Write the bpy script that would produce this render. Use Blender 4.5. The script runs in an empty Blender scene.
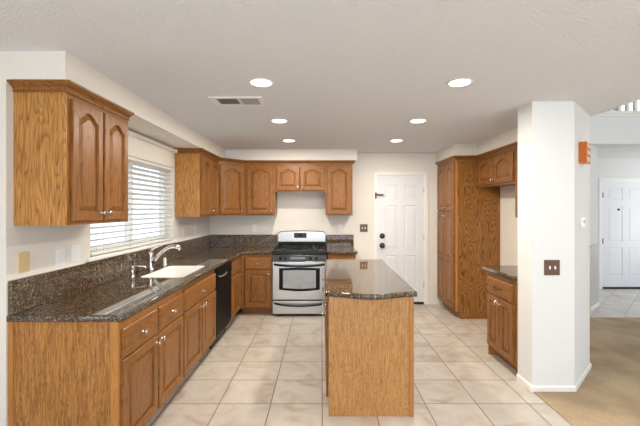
import bpy, bmesh, math, random
from mathutils import Vector, Matrix
random.seed(4)
PI = math.pi
S = bpy.context.scene
COL = S.collection

# ------------------------------------------------------------------ camera
F_PX = 370.0
cam_d = bpy.data.cameras.new('camera'); cam = bpy.data.objects.new('camera', cam_d); COL.objects.link(cam)
cam.location = (0, 0, 1.5); cam.rotation_euler = (PI/2, 0, 0)
cam_d.sensor_width = 36; cam_d.lens = 36*F_PX/640
cam_d.shift_x = -1.5/640; cam_d.shift_y = -4.0/640
cam_d.clip_start = 0.05; cam_d.clip_end = 200
S.camera = cam
# ------------------------------------------------------------------ world, lights, exposure
S.view_settings.view_transform = 'Standard'; S.view_settings.look = 'None'
S.view_settings.gamma = 1; S.view_settings.use_curve_mapping = False
S.view_settings.exposure = 0.15
W = bpy.data.worlds.new('daylight'); S.world = W; W.use_nodes = True
bg = W.node_tree.nodes['Background']
bg.inputs[0].default_value = (0.86, 0.93, 1.0, 1); bg.inputs[1].default_value = 1.7

def area(name, loc, rot, sx, sy, power, col=(1, 1, 1)):
    d = bpy.data.lights.new(name, 'AREA'); d.shape = 'RECTANGLE'; d.size = sx; d.size_y = sy
    d.energy = power; d.color = col
    o = bpy.data.objects.new(name, d); o.location = loc; o.rotation_euler = rot; COL.objects.link(o)
    return o
# added fill lamp behind the camera, standing in for unseen patio door daylight
area('rear_fill', (1.2, -2.9, 1.25), (PI/2, 0, 0), 5.5, 2.2, 65, (0.88, 0.945, 1.0))
# sun on the floor behind the camera, added to bounce light on the ceiling
sd = bpy.data.lights.new('sun', 'SUN'); sd.energy = 8.5; sd.angle = .01; sd.color = (.92, .96, 1)
so_ = bpy.data.objects.new('sun', sd); so_.rotation_euler = (math.radians(43), 0, 0); COL.objects.link(so_)
# added lamp out of view to brighten the entry
area('entry_fill', (6.5, 6.2, 1.4), (0, PI/2, 0), 1.8, .7, 11, (1, .98, .95))
LAMP_W = 15.0
# added overhead fill lamp in the two-storey room, no window built there
area('overhead_fill', (4.6, 0.5, 4.9), (0, 0, 0), 3.0, 4.0, 30, (1, 0.99, 0.97))

# ------------------------------------------------------------------ materials
def mat(name):
    m = bpy.data.materials.new(name); m.use_nodes = True
    nt = m.node_tree; return m, nt, nt.nodes['Principled BSDF']
def nd(nt, typ, **kw):
    n = nt.nodes.new(typ)
    for k, v in kw.items():
        if k.startswith('i_'): n.inputs[k[2:].replace('_', ' ')].default_value = v
        else: setattr(n, k, v)
    return n
def srgb(r, g, b):
    f = lambda c: (c/255/12.92) if c/255 <= .04045 else ((c/255+.055)/1.055)**2.4
    return (f(r), f(g), f(b), 1)
def simple(name, col, rough=.5, metal=0, spec=.5, bump=0, bscale=60, coat=0):
    m, nt, b = mat(name)
    tc = nd(nt, 'ShaderNodeTexCoord')
    n = nd(nt, 'ShaderNodeTexNoise'); n.inputs['Scale'].default_value = bscale; n.inputs['Detail'].default_value = 4
    nt.links.new(tc.outputs['Object'], n.inputs['Vector'])
    mx = nd(nt, 'ShaderNodeMix', data_type='RGBA')
    mx.inputs['A'].default_value = tuple(c*.97 for c in col[:3])+(1,); mx.inputs['B'].default_value = tuple(min(1, c*1.03) for c in col[:3])+(1,)
    nt.links.new(n.outputs['Fac'], mx.inputs['Factor']); nt.links.new(mx.outputs['Result'], b.inputs['Base Color'])
    b.inputs['Roughness'].default_value = rough; b.inputs['Metallic'].default_value = metal
    b.inputs['Specular IOR Level'].default_value = spec; b.inputs['Coat Weight'].default_value = coat
    if bump:
        bp = nd(nt, 'ShaderNodeBump'); bp.inputs['Strength'].default_value = bump; bp.inputs['Distance'].default_value = .01
        nt.links.new(n.outputs['Fac'], bp.inputs['Height']); nt.links.new(bp.outputs['Normal'], b.inputs['Normal'])
    return m
def ramp(nt, stops):
    r = nd(nt, 'ShaderNodeValToRGB'); e = r.color_ramp.elements
    e[0].position, e[0].color = stops[0]; e[1].position, e[1].color = stops[-1]
    for p, c in stops[1:-1]:
        x = e.new(p); x.color = c
    return r
def oak(name, axis, light, dark, contour=9.0, freq=16.0, amount=.55, streak=.5, rough=.34, stretch=.22):
    """oak: contour lines of a stretched noise make the cathedral grain, a finer noise the pores"""
    m, nt, b = mat(name); L = nt.links.new
    tc = nd(nt, 'ShaderNodeTexCoord'); oi = nd(nt, 'ShaderNodeObjectInfo')
    mul = nd(nt, 'ShaderNodeMath', operation='MULTIPLY'); mul.inputs[1].default_value = 37.0; L(oi.outputs['Random'], mul.inputs[0])
    add = nd(nt, 'ShaderNodeVectorMath', operation='ADD'); L(tc.outputs['Object'], add.inputs[0]); L(mul.outputs[0], add.inputs[1])
    def stretched(k):
        mp = nd(nt, 'ShaderNodeMapping'); s = [1, 1, 1]; s['xyz'.index(axis)] = k; mp.inputs['Scale'].default_value = s
        L(add.outputs[0], mp.inputs['Vector']); return mp.outputs[0]
    n1 = nd(nt, 'ShaderNodeTexNoise'); n1.inputs['Scale'].default_value = contour; n1.inputs['Detail'].default_value = 1.5; n1.inputs['Roughness'].default_value = .35
    L(stretched(stretch), n1.inputs['Vector'])
    m1 = nd(nt, 'ShaderNodeMath', operation='MULTIPLY'); m1.inputs[1].default_value = freq; L(n1.outputs['Fac'], m1.inputs[0])
    n2 = nd(nt, 'ShaderNodeTexNoise'); n2.inputs['Scale'].default_value = 130; n2.inputs['Detail'].default_value = 3
    L(stretched(.06), n2.inputs['Vector'])
    m2 = nd(nt, 'ShaderNodeMath', operation='MULTIPLY_ADD'); m2.inputs[1].default_value = .35; L(n2.outputs['Fac'], m2.inputs[0]); L(m1.outputs[0], m2.inputs[2])
    fr = nd(nt, 'ShaderNodeMath', operation='FRACT'); L(m2.outputs[0], fr.inputs[0])
    band = ramp(nt, [(0, (1, 1, 1, 1)), (.3, (.25, .25, .25, 1)), (.8, (0, 0, 0, 1)), (1, (.75, .75, .75, 1))]); L(fr.outputs[0], band.inputs[0])
    st = ramp(nt, [(.42, (1, 1, 1, 1)), (.6, (0, 0, 0, 1))]); L(n2.outputs['Fac'], st.inputs[0])
    a = nd(nt, 'ShaderNodeMath', operation='MULTIPLY'); a.inputs[1].default_value = amount; L(band.outputs[0], a.inputs[0])
    c = nd(nt, 'ShaderNodeMath', operation='MULTIPLY_ADD'); c.inputs[1].default_value = streak*.5; L(st.outputs[0], c.inputs[0]); L(a.outputs[0], c.inputs[2]); c.use_clamp = True
    mx = nd(nt, 'ShaderNodeMix', data_type='RGBA'); mx.inputs['A'].default_value = light; mx.inputs['B'].default_value = dark
    L(c.outputs[0], mx.inputs['Factor'])
    hv = nd(nt, 'ShaderNodeHueSaturation'); vv = nd(nt, 'ShaderNodeMath', operation='MULTIPLY_ADD'); vv.inputs[1].default_value = .12; vv.inputs[2].default_value = .94
    L(oi.outputs['Random'], vv.inputs[0]); L(vv.outputs[0], hv.inputs['Value']); L(mx.outputs['Result'], hv.inputs['Color'])
    L(hv.outputs[0], b.inputs['Base Color'])
    b.inputs['Roughness'].default_value = rough; b.inputs['Specular IOR Level'].default_value = .4
    bp = nd(nt, 'ShaderNodeBump'); bp.inputs['Strength'].default_value = .06; bp.inputs['Distance'].default_value = .003
    L(c.outputs[0], bp.inputs['Height']); L(bp.outputs[0], b.inputs['Normal'])
    return m
OAK_L, OAK_D = srgb(153, 101, 48), srgb(82, 50, 21)
M_oak = oak('oak_upright_grain', 'z', OAK_L, OAK_D, 10, 9, .42, .6)
M_oak_x = oak('oak_grain_along_back_run', 'x', OAK_L, OAK_D, 10, 9, .42, .6)
M_oak_y = oak('oak_grain_along_side_run', 'y', OAK_L, OAK_D, 10, 9, .42, .6)
M_ply = oak('oak_plywood_golden', 'z', srgb(204, 148, 82), srgb(126, 79, 36), 14, 13, .55, .8, stretch=.15)
M_ply_fine = oak('oak_plywood_fine_flecked', 'z', srgb(188, 132, 70), srgb(108, 66, 29), 34, 7, .42, .9, stretch=.2)
M_ply_isl = oak('oak_plywood_pale', 'z', srgb(202, 150, 92), srgb(138, 92, 48), 26, 8, .42, .7, stretch=.3)
M_ply_dark = oak('oak_plywood_brown', 'z', srgb(172, 118, 60), srgb(86, 53, 23), 6, 20, .75, .5, stretch=.3)
M_stile = oak('oak_stile', 'z', srgb(190, 132, 70), srgb(136, 86, 40), 8, 8, .25, .5)

def granite():
    m, nt, b = mat('polished_brown_granite'); L = nt.links.new
    tc = nd(nt, 'ShaderNodeTexCoord')
    v = nd(nt, 'ShaderNodeTexVoronoi'); v.inputs['Scale'].default_value = 150; L(tc.outputs['Object'], v.inputs['Vector'])
    sep = nd(nt, 'ShaderNodeSeparateColor'); L(v.outputs['Color'], sep.inputs[0])
    r = ramp(nt, [(0, srgb(34, 30, 27)), (.3, srgb(68, 55, 42)), (.6, srgb(98, 79, 59)), (.85, srgb(130, 109, 84)), (1, srgb(160, 148, 132))]); L(sep.outputs[0], r.inputs[0])
    n = nd(nt, 'ShaderNodeTexNoise'); n.inputs['Scale'].default_value = 45; n.inputs['Detail'].default_value = 5; L(tc.outputs['Object'], n.inputs['Vector'])
    r2 = ramp(nt, [(.4, (0, 0, 0, 1)), (.62, (1, 1, 1, 1))]); L(n.outputs['Fac'], r2.inputs[0])
    mx = nd(nt, 'ShaderNodeMix', data_type='RGBA'); mx.inputs['B'].default_value = srgb(50, 42, 36); L(r.outputs[0], mx.inputs['A'])
    mm = nd(nt, 'ShaderNodeMath', operation='MULTIPLY'); mm.inputs[1].default_value = .55; L(r2.outputs[0], mm.inputs[0]); L(mm.outputs[0], mx.inputs['Factor'])
    L(mx.outputs['Result'], b.inputs['Base Color'])
    b.inputs['Roughness'].default_value = .03; b.inputs['Specular IOR Level'].default_value = .55; b.inputs['IOR'].default_value = 1.55
    return m
M_granite = granite()

def tiles(name, size, ox, oy, rot, c1, c2, vein, grout, rough=.3):
    m, nt, b = mat(name); L = nt.links.new
    tc = nd(nt, 'ShaderNodeTexCoord')
    mp = nd(nt, 'ShaderNodeMapping'); mp.inputs['Location'].default_value = (ox, oy, 0); mp.inputs['Rotation'].default_value = (0, 0, rot)
    L(tc.outputs['Object'], mp.inputs['Vector'])
    br = nd(nt, 'ShaderNodeTexBrick'); br.offset = 0; br.squash = 1
    for k, v in (('Scale', 1), ('Brick Width', size), ('Row Height', size), ('Mortar Size', .0045), ('Mortar Smooth', .2), ('Bias', 0)): br.inputs[k].default_value = v
    br.inputs['Color1'].default_value = (0, 0, 0, 1); br.inputs['Color2'].default_value = (1, 1, 1, 1)
    L(mp.outputs[0], br.inputs['Vector'])
    # each tile cut from another place of the stone
    dv = nd(nt, 'ShaderNodeVectorMath', operation='DIVIDE'); dv.inputs[1].default_value = (size, size, 1); L(mp.outputs[0], dv.inputs[0])
    fl = nd(nt, 'ShaderNodeVectorMath', operation='FLOOR'); L(dv.outputs[0], fl.inputs[0])
    wn = nd(nt, 'ShaderNodeTexWhiteNoise'); L(fl.outputs[0], wn.inputs['Vector'])
    sc = nd(nt, 'ShaderNodeVectorMath', operation='SCALE'); sc.inputs['Scale'].default_value = 9; L(wn.outputs['Color'], sc.inputs[0])
    ad = nd(nt, 'ShaderNodeVectorMath', operation='ADD'); L(mp.outputs[0], ad.inputs[0]); L(sc.outputs[0], ad.inputs[1])
    n = nd(nt, 'ShaderNodeTexNoise'); n.inputs['Scale'].default_value = 3.2; n.inputs['Detail'].default_value = 6; n.inputs['Distortion'].default_value = 1.6
    L(ad.outputs[0], n.inputs['Vector'])
    r = ramp(nt, [(.3, vein), (.47, c1), (.7, c2)]); L(n.outputs['Fac'], r.inputs[0])
    hv = nd(nt, 'ShaderNodeHueSaturation'); vv = nd(nt, 'ShaderNodeMath', operation='MULTIPLY_ADD'); vv.inputs[1].default_value = .12; vv.inputs[2].default_value = .94
    L(wn.outputs['Value'], vv.inputs[0]); L(vv.outputs[0], hv.inputs['Value']); L(r.outputs[0], hv.inputs['Color'])
    mx = nd(nt, 'ShaderNodeMix', data_type='RGBA'); L(br.outputs['Fac'], mx.inputs['Factor']); L(hv.outputs[0], mx.inputs['A']); mx.inputs['B'].default_value = grout
    L(mx.outputs['Result'], b.inputs['Base Color'])
    b.inputs['Roughness'].default_value = rough
    bp = nd(nt, 'ShaderNodeBump', invert=True); bp.inputs['Strength'].default_value = .4; bp.inputs['Distance'].default_value = .002
    L(br.outputs['Fac'], bp.inputs['Height']); L(bp.outputs[0], b.inputs['Normal'])
    return m
TS = .3965
M_tile = tiles('beige_ceramic_tile', TS, -.005+TS*10, -2.85+TS*10+.0, 0, srgb(192, 183, 173), srgb(202, 195, 188), srgb(174, 157, 140), srgb(122, 106, 92))
M_tile2 = tiles('pale_entry_tile', .33, 0, 0, PI/4, srgb(204, 198, 190), srgb(216, 212, 206), srgb(184, 176, 166), srgb(160, 150, 140))
def carpet():
    m, nt, b = mat('tan_carpet_pile'); L = nt.links.new
    tc = nd(nt, 'ShaderNodeTexCoord')
    n = nd(nt, 'ShaderNodeTexNoise'); n.inputs['Scale'].default_value = 130; n.inputs['Detail'].default_value = 5; L(tc.outputs['Object'], n.inputs['Vector'])
    n2 = nd(nt, 'ShaderNodeTexNoise'); n2.inputs['Scale'].default_value = 2.2; n2.inputs['Detail'].default_value = 4; L(tc.outputs['Object'], n2.inputs['Vector'])
    r = ramp(nt, [(.35, srgb(172, 150, 122)), (.65, srgb(202, 180, 152))]); L(n.outputs['Fac'], r.inputs[0])
    r2 = ramp(nt, [(.38, (.78, .77, .76, 1)), (.62, (1.06, 1.05, 1.04, 1))]); L(n2.outputs['Fac'], r2.inputs[0])
    mx = nd(nt, 'ShaderNodeMix', data_type='RGBA', blend_type='MULTIPLY'); mx.inputs['Factor'].default_value = 1; L(r.outputs[0], mx.inputs['A']); L(r2.outputs[0], mx.inputs['B'])
    L(mx.outputs['Result'], b.inputs['Base Color']); b.inputs['Roughness'].default_value = .95; b.inputs['Specular IOR Level'].default_value = .1
    bp = nd(nt, 'ShaderNodeBump'); bp.inputs['Strength'].default_value = .8; bp.inputs['Distance'].default_value = .01
    L(n.outputs['Fac'], bp.inputs['Height']); L(bp.outputs[0], b.inputs['Normal'])
    return m
M_carpet = carpet()
M_wall = simple('warm_white_wall_paint', srgb(232, 228, 221), .75, 0, .25, .12, 90)
M_white_wall = simple('neutral_white_wall', srgb(228, 230, 231), .75, 0, .25, .12, 90)  # more neutral white than the kitchen walls, for column, family room and entry
M_ceil = simple('textured_ceiling_paint', srgb(228, 231, 235), .85, 0, .15, 1.0, 60)
M_trim = simple('white_trim_paint', srgb(238, 237, 234), .4)
M_door = simple('white_door_paint', srgb(226, 230, 236), .42)
M_blind = simple('white_blind_slat', srgb(226, 225, 222), .45)
M_yard = simple('side_yard_concrete', srgb(120, 118, 112), .9)
M_steel = simple('brushed_stainless_steel', srgb(192, 191, 189), .3, 1)
M_steel_d = simple('dark_steel', srgb(120, 122, 124), .3, 1)
M_chrome = simple('chrome', srgb(228, 228, 228), .09, 1)
M_black = simple('black_enamel', srgb(20, 20, 21), .3, 0, .3)
M_blackgl = simple('black_gloss_panel', srgb(13, 13, 14), .22, 0, .18)
M_iron = simple('cast_iron', srgb(34, 34, 35), .6)
M_gap = simple('black_rubber', srgb(14, 14, 14), .8)
M_ovenglass = simple('oven_window_glass', srgb(150, 150, 148), .06, .85)
M_washer = simple('black_appliance_front', srgb(12, 12, 13), .5, 0, .15)
M_panel_gr = simple('charcoal_control_panel', srgb(58, 60, 63), .3, .4)
M_porcelain = simple('white_sink_enamel', srgb(240, 238, 234), .18)
M_plastic = simple('white_plastic', srgb(242, 244, 246), .35)
M_almond = simple('almond_plastic', srgb(222, 198, 150), .4)
M_bronze = simple('bronze_plate', srgb(100, 78, 64), .35, .6)
M_bronze_d = simple('dark_bronze', srgb(70, 60, 56), .35, .7)
M_chime = oak('orange_chime_wood', 'z', srgb(206, 112, 44), srgb(170, 84, 28), 10, 8, .3, .4)
M_cream = simple('cream_chime_cloth', srgb(226, 196, 168), .8)
M_ventdark = simple('vent_dark_duct', srgb(70, 68, 66), .8)
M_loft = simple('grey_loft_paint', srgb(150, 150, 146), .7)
M_pale_grey = simple('pale_grey', srgb(200, 199, 197), .5)  # even grey for the entry half wall and the back door hinges
M_grey = simple('grey_paint', srgb(176, 175, 172), .5)
M_grout_dark = simple('dark_toe_board', srgb(72, 46, 26), .6)
def emit(name, col, st):
    m, nt, b = mat(name); b.inputs['Base Color'].default_value = col
    b.inputs['Emission Color'].default_value = col; b.inputs['Emission Strength'].default_value = st; return m
M_lens = emit('lit_lamp_lens', (1, .97, .92, 1), 6)
M_lens_off = simple('unlit_lamp_lens', srgb(225, 222, 216), .4)
def glass():
    m, nt, b = mat('window_glass'); L = nt.links.new
    out = nt.nodes['Material Output']
    t = nd(nt, 'ShaderNodeBsdfTransparent'); t.inputs[0].default_value = (.94, .96, .96, 1)
    g = nd(nt, 'ShaderNodeBsdfGlossy'); g.inputs['Roughness'].default_value = .01
    lw = nd(nt, 'ShaderNodeLayerWeight'); lw.inputs['Blend'].default_value = .5
    p5 = nd(nt, 'ShaderNodeMath', operation='POWER'); p5.inputs[1].default_value = 5; L(lw.outputs['Facing'], p5.inputs[0])
    f = nd(nt, 'ShaderNodeMath', operation='MULTIPLY_ADD'); f.inputs[1].default_value = .5; f.inputs[2].default_value = .03; L(p5.outputs[0], f.inputs[0])
    mx = nd(nt, 'ShaderNodeMixShader'); L(f.outputs[0], mx.inputs[0]); L(t.outputs[0], mx.inputs[1]); L(g.outputs[0], mx.inputs[2]); L(mx.outputs[0], out.inputs[0])
    return m
M_glass = glass()

# ------------------------------------------------------------------ mesh helpers (all in world coordinates)
def frame(O, U, N):
    O, U, N = Vector(O), Vector(U).normalized(), Vector(N).normalized()
    return lambda u, v, n=0.0: O + U*u + Vector((0, 0, 1))*v + N*n
WORLD = lambda x, y, z: Vector((x, y, z))
class MB:
    def __init__(s): s.bm = bmesh.new()
    def poly(s, pts): return s.bm.faces.new([s.bm.verts.new(p) for p in pts])
    def box(s, x0, x1, y0, y1, z0, z1, bev=0, F=None, seg=2):
        F = F or (lambda a, b, c: Vector((a, b, c)))
        vs = [s.bm.verts.new(F(x, y, z)) for x in (x0, x1) for y in (y0, y1) for z in (z0, z1)]
        q = [(0, 1, 3, 2), (4, 6, 7, 5), (0, 4, 5, 1), (2, 3, 7, 6), (0, 2, 6, 4), (1, 5, 7, 3)]
        fs = [s.bm.faces.new([vs[i] for i in f]) for f in q]
        if bev:
            es = list({e for f in fs for e in f.edges})
            bmesh.ops.bevel(s.bm, geom=es, offset=bev, segments=seg, affect='EDGES', profile=.5)
        return s
    def fbox(s, F, u0, u1, v0, v1, n0, n1, bev=0):
        return s.box(u0, u1, v0, v1, n0, n1, bev, F)
    def loops(s, Ls, cap0=False, cap1=False, smooth=False):
        rings = [[s.bm.verts.new(p) for p in L] for L in Ls]
        k = len(rings[0])
        for a, b in zip(rings, rings[1:]):
            for i in range(k):
                f = s.bm.faces.new((a[i], a[(i+1) % k], b[(i+1) % k], b[i])); f.smooth = smooth
        if cap0: s.bm.faces.new(rings[0][::-1])
        if cap1: s.bm.faces.new(rings[-1])
        return s
    def lathe(s, P, A, prof, seg=20, smooth=True):
        """prof: (distance along axis A, radius)"""
        P, A = Vector(P), Vector(A).normalized()
        t = Vector((1, 0, 0)) if abs(A.x) < .8 else Vector((0, 1, 0))
        e1 = A.cross(t).normalized(); e2 = A.cross(e1)
        Ls = [[P + A*d + (e1*math.cos(2*PI*i/seg) + e2*math.sin(2*PI*i/seg))*r for i in range(seg)] for d, r in prof]
        return s.loops(Ls, True, True, smooth)
    def tube(s, pts, rad, seg=10, flat=1.0):
        pts = [Vector(p) for p in pts]; n = len(pts)
        rad = rad if isinstance(rad, (list, tuple)) else [rad]*n
        d0 = (pts[1]-pts[0]).normalized(); up = Vector((0, 0, 1)) if abs(d0.z) < .9 else Vector((0, 1, 0))
        Ls = []
        for i, p in enumerate(pts):
            d = (pts[min(i+1, n-1)] - pts[max(i-1, 0)]).normalized()
            e1 = d.cross(up).normalized(); e2 = e1.cross(d).normalized(); up = e2
            Ls.append([p + (e1*math.cos(2*PI*k/seg) + e2*math.sin(2*PI*k/seg)*flat)*rad[i] for k in range(seg)])
        return s.loops(Ls, True, True, True)
    def prism(s, pts, z0, z1):
        a = [s.bm.verts.new((x, y, z0)) for x, y in pts]; b = [s.bm.verts.new((x, y, z1)) for x, y in pts]
        s.bm.faces.new(a[::-1]); s.bm.faces.new(b); k = len(pts)
        for i in range(k): s.bm.faces.new((a[i], a[(i+1) % k], b[(i+1) % k], b[i]))
        return s
    def build(s, name, m, parent=None, at=None, recalc=True):
        off = Vector(parent_world(parent)) if parent is not None else Vector(at if at is not None else (0, 0, 0))
        if recalc: bmesh.ops.recalc_face_normals(s.bm, faces=s.bm.faces)
        bmesh.ops.translate(s.bm, verts=s.bm.verts, vec=-off)
        me = bpy.data.meshes.new(name); s.bm.to_mesh(me); s.bm.free(); me.materials.append(m)
        o = bpy.data.objects.new(name, me); COL.objects.link(o)
        if parent is not None: o.parent = parent
        else: o.location = off
        return o
def parent_world(p):
    v = Vector((0, 0, 0))
    while p is not None: v = v + p.location; p = p.parent
    return v
def tag(o, label=None, cat=None, group=None, kind=None):
    if label: o['label'] = label
    if cat: o['category'] = cat
    if group: o['group'] = group
    if kind: o['kind'] = kind
    return o
def thing(name, loc, label, cat, group=None, kind=None):
    o = bpy.data.objects.new(name, None); o.location = loc; o.empty_display_size = .1; COL.objects.link(o)
    return tag(o, label, cat, group, kind)
def struct(name, mb, m): return tag(mb.build(name, m), kind='structure')
def slab(name, outline, holes, z0, z1, m, parent, bev=.006):
    """flat stone slab with rounded edges and real holes"""
    cu = bpy.data.curves.new(name, 'CURVE'); cu.dimensions = '2D'; cu.fill_mode = 'BOTH'
    for pl in [outline]+holes:
        sp = cu.splines.new('POLY'); sp.points.add(len(pl)-1); sp.use_cyclic_u = True
        for p, (x, y) in zip(sp.points, pl): p.co = (x, y, 0, 1)
    cu.extrude = (z1-z0)/2-bev; cu.bevel_depth = bev; cu.bevel_resolution = 2; cu.offset = -bev
    t = bpy.data.objects.new('tmp', cu); COL.objects.link(t)
    dg = bpy.context.evaluated_depsgraph_get(); dg.update()
    me = bpy.data.meshes.new_from_object(t.evaluated_get(dg))
    bpy.data.objects.remove(t); bpy.data.curves.remove(cu)
    me.name = name
    me.transform(Matrix.Translation(Vector((0, 0, (z0+z1)/2)) - parent_world(parent)))
    me.materials.clear(); me.materials.append(m)
    o = bpy.data.objects.new(name, me); COL.objects.link(o); o.parent = parent
    return o
def inset(pl, d):
    """shrink a closed counter-clockwise 2D outline by d"""
    n = len(pl); out = []
    for i in range(n):
        a, b, c = Vector(pl[i-1]), Vector(pl[i]), Vector(pl[(i+1) % n])
        e1, e2 = (b-a).normalized(), (c-b).normalized()
        n1, n2 = Vector((-e1.y, e1.x)), Vector((-e2.y, e2.x))
        h = (n1+n2); h = h.normalized() if h.length > 1e-6 else n1
        k = max(.35, h.dot(n1)); out.append(tuple(b + h*(d/k)))
    return out
def raised(mb, F, u0, u1, v0, v1, op, t, arch=0.0, edge=.005, field=.038, depth=.016, raise_to=.002, K=15):
    """one raised-panel bay: rails and stiles round an opening op=(u0,u1,v0,v1), arched if asked"""
    a0, a1, b0, b1 = op
    top = []
    for i in range(K):
        q = i/(K-1); s_ = min(1, max(0, (q-.12)/.76)); r = arch*math.sin(PI*s_)**.8 if 0 < s_ < 1 else 0
        top.append((a1-(a1-a0)*q, b1+r))
    O = [(a0, b0), (a1, b0)] + top
    def outer(d):
        x0, x1, y0, y1 = u0+d, u1-d, v0+d, v1-d
        return [(x0, y0), (x1, y0)] + [(x1-(x1-x0)*i/(K-1), y1) for i in range(K)]
    P = lambda L, n: [F(u, v, n) for u, v in L]
    Ls = [P(outer(0), 0), P(outer(0), t-edge), P(outer(edge), t), P(O, t), P(inset(O, .005), t-depth), P(inset(O, .013), t-depth), P(inset(O, .013+field*.75), t-raise_to)]
    mb.loops(Ls, True, True)
    return mb
def panel_door(F, w, h, t=.02, st=.055, arch=0.0, mid=None):
    mb = MB()
    if mid is None:
        raised(mb, F, 0, w, 0, h, (st, w-st, st, h-st-arch), t, arch, field=min(.038, (w-2*st)*.2))
    else:
        raised(mb, F, 0, w, 0, mid, (st, w-st, st, mid-st*.5), t, 0, field=min(.038, (w-2*st)*.2), edge=.002)
        raised(mb, F, 0, w, mid, h, (st, w-st, mid+st*.5, h-st), t, 0, field=min(.038, (w-2*st)*.2), edge=.002)
    return mb
def drawer_front(F, w, h, t=.02):
    mb = MB(); R = lambda d, n: [F(d, d, n), F(w-d, d, n), F(w-d, h-d, n), F(d, h-d, n)]
    return mb.loops([R(0, 0), R(0, t-.008), R(.004, t-.003), R(.014, t)], True, True)
def knob_mb(P, N):
    return MB().lathe(P, N, [(0, .009), (.003, .009), (.006, .005), (.016, .005), (.019, .013), (.024, .0155), (.029, .012), (.031, .004)], 16)
def sub(F, u, v, n=0): return lambda a, b, c=0.0: F(u+a, v+b, n+c)

# crown moulding swept along the cabinet tops, mitred at the corners
CROWN = [(0, 0), (.009, 0), (.009, .008), (.005, .011), (.007, .018), (.014, .028), (.027, .035), (.034, .036), (.036, .042), (.046, .045), (.048, .056), (0, .056)]
def crown(path, z):
    P = [Vector(p) for p in path]; n = len(P); R = []
    for i in range(n):
        ds = []
        if i > 0: ds.append((P[i]-P[i-1]).normalized())
        if i < n-1: ds.append((P[i+1]-P[i]).normalized())
        ns = [Vector((d.y, -d.x)) for d in ds]
        h = ns[0] if len(ns) == 1 else (ns[0]+ns[1]).normalized()
        k = 1 if len(ns) == 1 else h.dot(ns[0])
        R.append([Vector((P[i].x+h.x*o/k, P[i].y+h.y*o/k, z+dz)) for o, dz in CROWN])
    def seg(*idx):
        mb = MB()
        for i in idx: mb.loops([R[i], R[i+1]], True, True)
        return mb
    return seg

# ------------------------------------------------------------------ measures of the room
XL, XR, YB, ZC = -1.76, 2.44, 5.83, 2.382
XLO = -1.93
ZS = 2.224          # underside of the soffits
ZCT = .905          # top of the counters
# --- shell
wy0, wy1, wz0, wz1 = 2.82, 4.395, 1.135, 1.99
mb = MB(); mb.box(XLO, XL, 2.065, wy0, 0, ZC); mb.box(XLO, XL, wy1, YB+.12, 0, ZC); mb.box(XLO, XL, wy0, wy1, 0, wz0); mb.box(XLO, XL, wy0, wy1, wz1, ZC)
struct('wall_left', mb, M_wall)
struct('wall_left_near', MB().box(XLO, -1.81, -3, 2.0649, 0, ZC), M_wall)
dx0, dx1, dzt = .872, 1.632, 2.035     # back door opening
mb = MB(); mb.box(XL, dx0, YB, YB+.12, 0, ZC); mb.box(dx1, 2.55, YB, YB+.12, 0, ZC); mb.box(dx0, dx1, YB, YB+.12, dzt, ZC)
struct('wall_back', mb, M_wall)
CX0, CX1, CY0, CY1 = 1.728, 2.075, 3.035, 3.26
struct('wall_right', MB().prism([(XR, CY0+XR-CX1), (2.53, CY0+2.53-CX1), (2.53, YB), (XR, YB)], 0, ZC), M_wall)
struct('wall_column', MB().prism([(CX0, CY0), (CX1, CY0), (CX1+CY1-CY0, CY1), (CX0, CY1)], 0, ZC).prism([(CX1+CY1-CY0-.0001, CY1), (XR, CY0+XR-CX1), (CX1+CY1-CY0-.0001, CY0+XR-CX1)], 0, ZC), M_white_wall)
struct('ceiling', MB().box(XLO, 2.57, -3, YB+.12, ZC, ZC+.3), M_ceil)
struct('floor', MB().box(XLO, 2.56, -3, YB+.12, -.1, 0), M_tile)
struct('floor_carpet', MB().prism([(1.735, -3), (6.6, -3), (6.6, 5.09), (2.5, 5.09), (2.5, 3.6), (2.2, 3.2), (1.735, 3.06)], -.02, .008), M_carpet)
struct('floor_entry', MB().box(2.552, 6.6, 5.09, 7.1, -.1, .004), M_tile2)
mb = MB(); mb.box(XL, -1.43, 2.065, YB, ZS, ZC); struct('trim_soffit_left', mb, M_wall)
struct('trim_soffit_back', MB().box(-1.43, .53, 5.49, YB, ZS, ZC), M_wall)
struct('trim_soffit_right', MB().prism([(1.80, YB), (1.80, 5.02), (2.11, 5.02), (2.11, 3.405), (XR, 3.405), (XR, YB)], ZS, ZC), M_wall)
struct('ground_outside', MB().box(-9, XLO-.01, -2, 10, -.3, -.15), M_yard)  # unseen ground, added to darken the undersides of the blind slats
# family room and entry beyond the column
struct('wall_family_room', MB().box(6.6, 6.72, -3, 7.1, 0, 5.2), M_white_wall)
ex0, ex1 = 5.25, 6.16
mb = MB(); mb.box(2.55, ex0, 6.94, 7.06, 0, 2.457); mb.box(ex1, 6.6, 6.94, 7.06, 0, 2.457); mb.box(ex0, ex1, 6.94, 7.06, 2.035, 2.457)
struct('wall_entry', mb, M_white_wall)
struct('wall_entry_angled', MB().prism([(3.93, 5.43), (4.315, 5.775), (4.24, 5.86), (3.80, 5.46)], 0, 2.457), M_white_wall)
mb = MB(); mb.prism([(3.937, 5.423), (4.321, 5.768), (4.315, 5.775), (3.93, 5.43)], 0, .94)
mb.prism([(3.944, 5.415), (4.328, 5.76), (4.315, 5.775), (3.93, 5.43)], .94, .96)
struct('trim_half_wall', mb, M_pale_grey)
struct('ceiling_entry', MB().box(2.55, 6.6, 5.43, 8.2, 2.457, 2.90), M_white_wall)
mb = MB(); mb.box(2.55, 6.6, 5.395, 5.56, 2.895, 2.925, .004); mb.box(2.55, 6.6, 5.412, 5.43, 2.86, 2.895)
struct('trim_loft_edge', mb, M_trim)
struct('wall_loft', MB().box(2.55, 6.6, 8.2, 8.3, 2.9, 5.2), M_loft)
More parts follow.
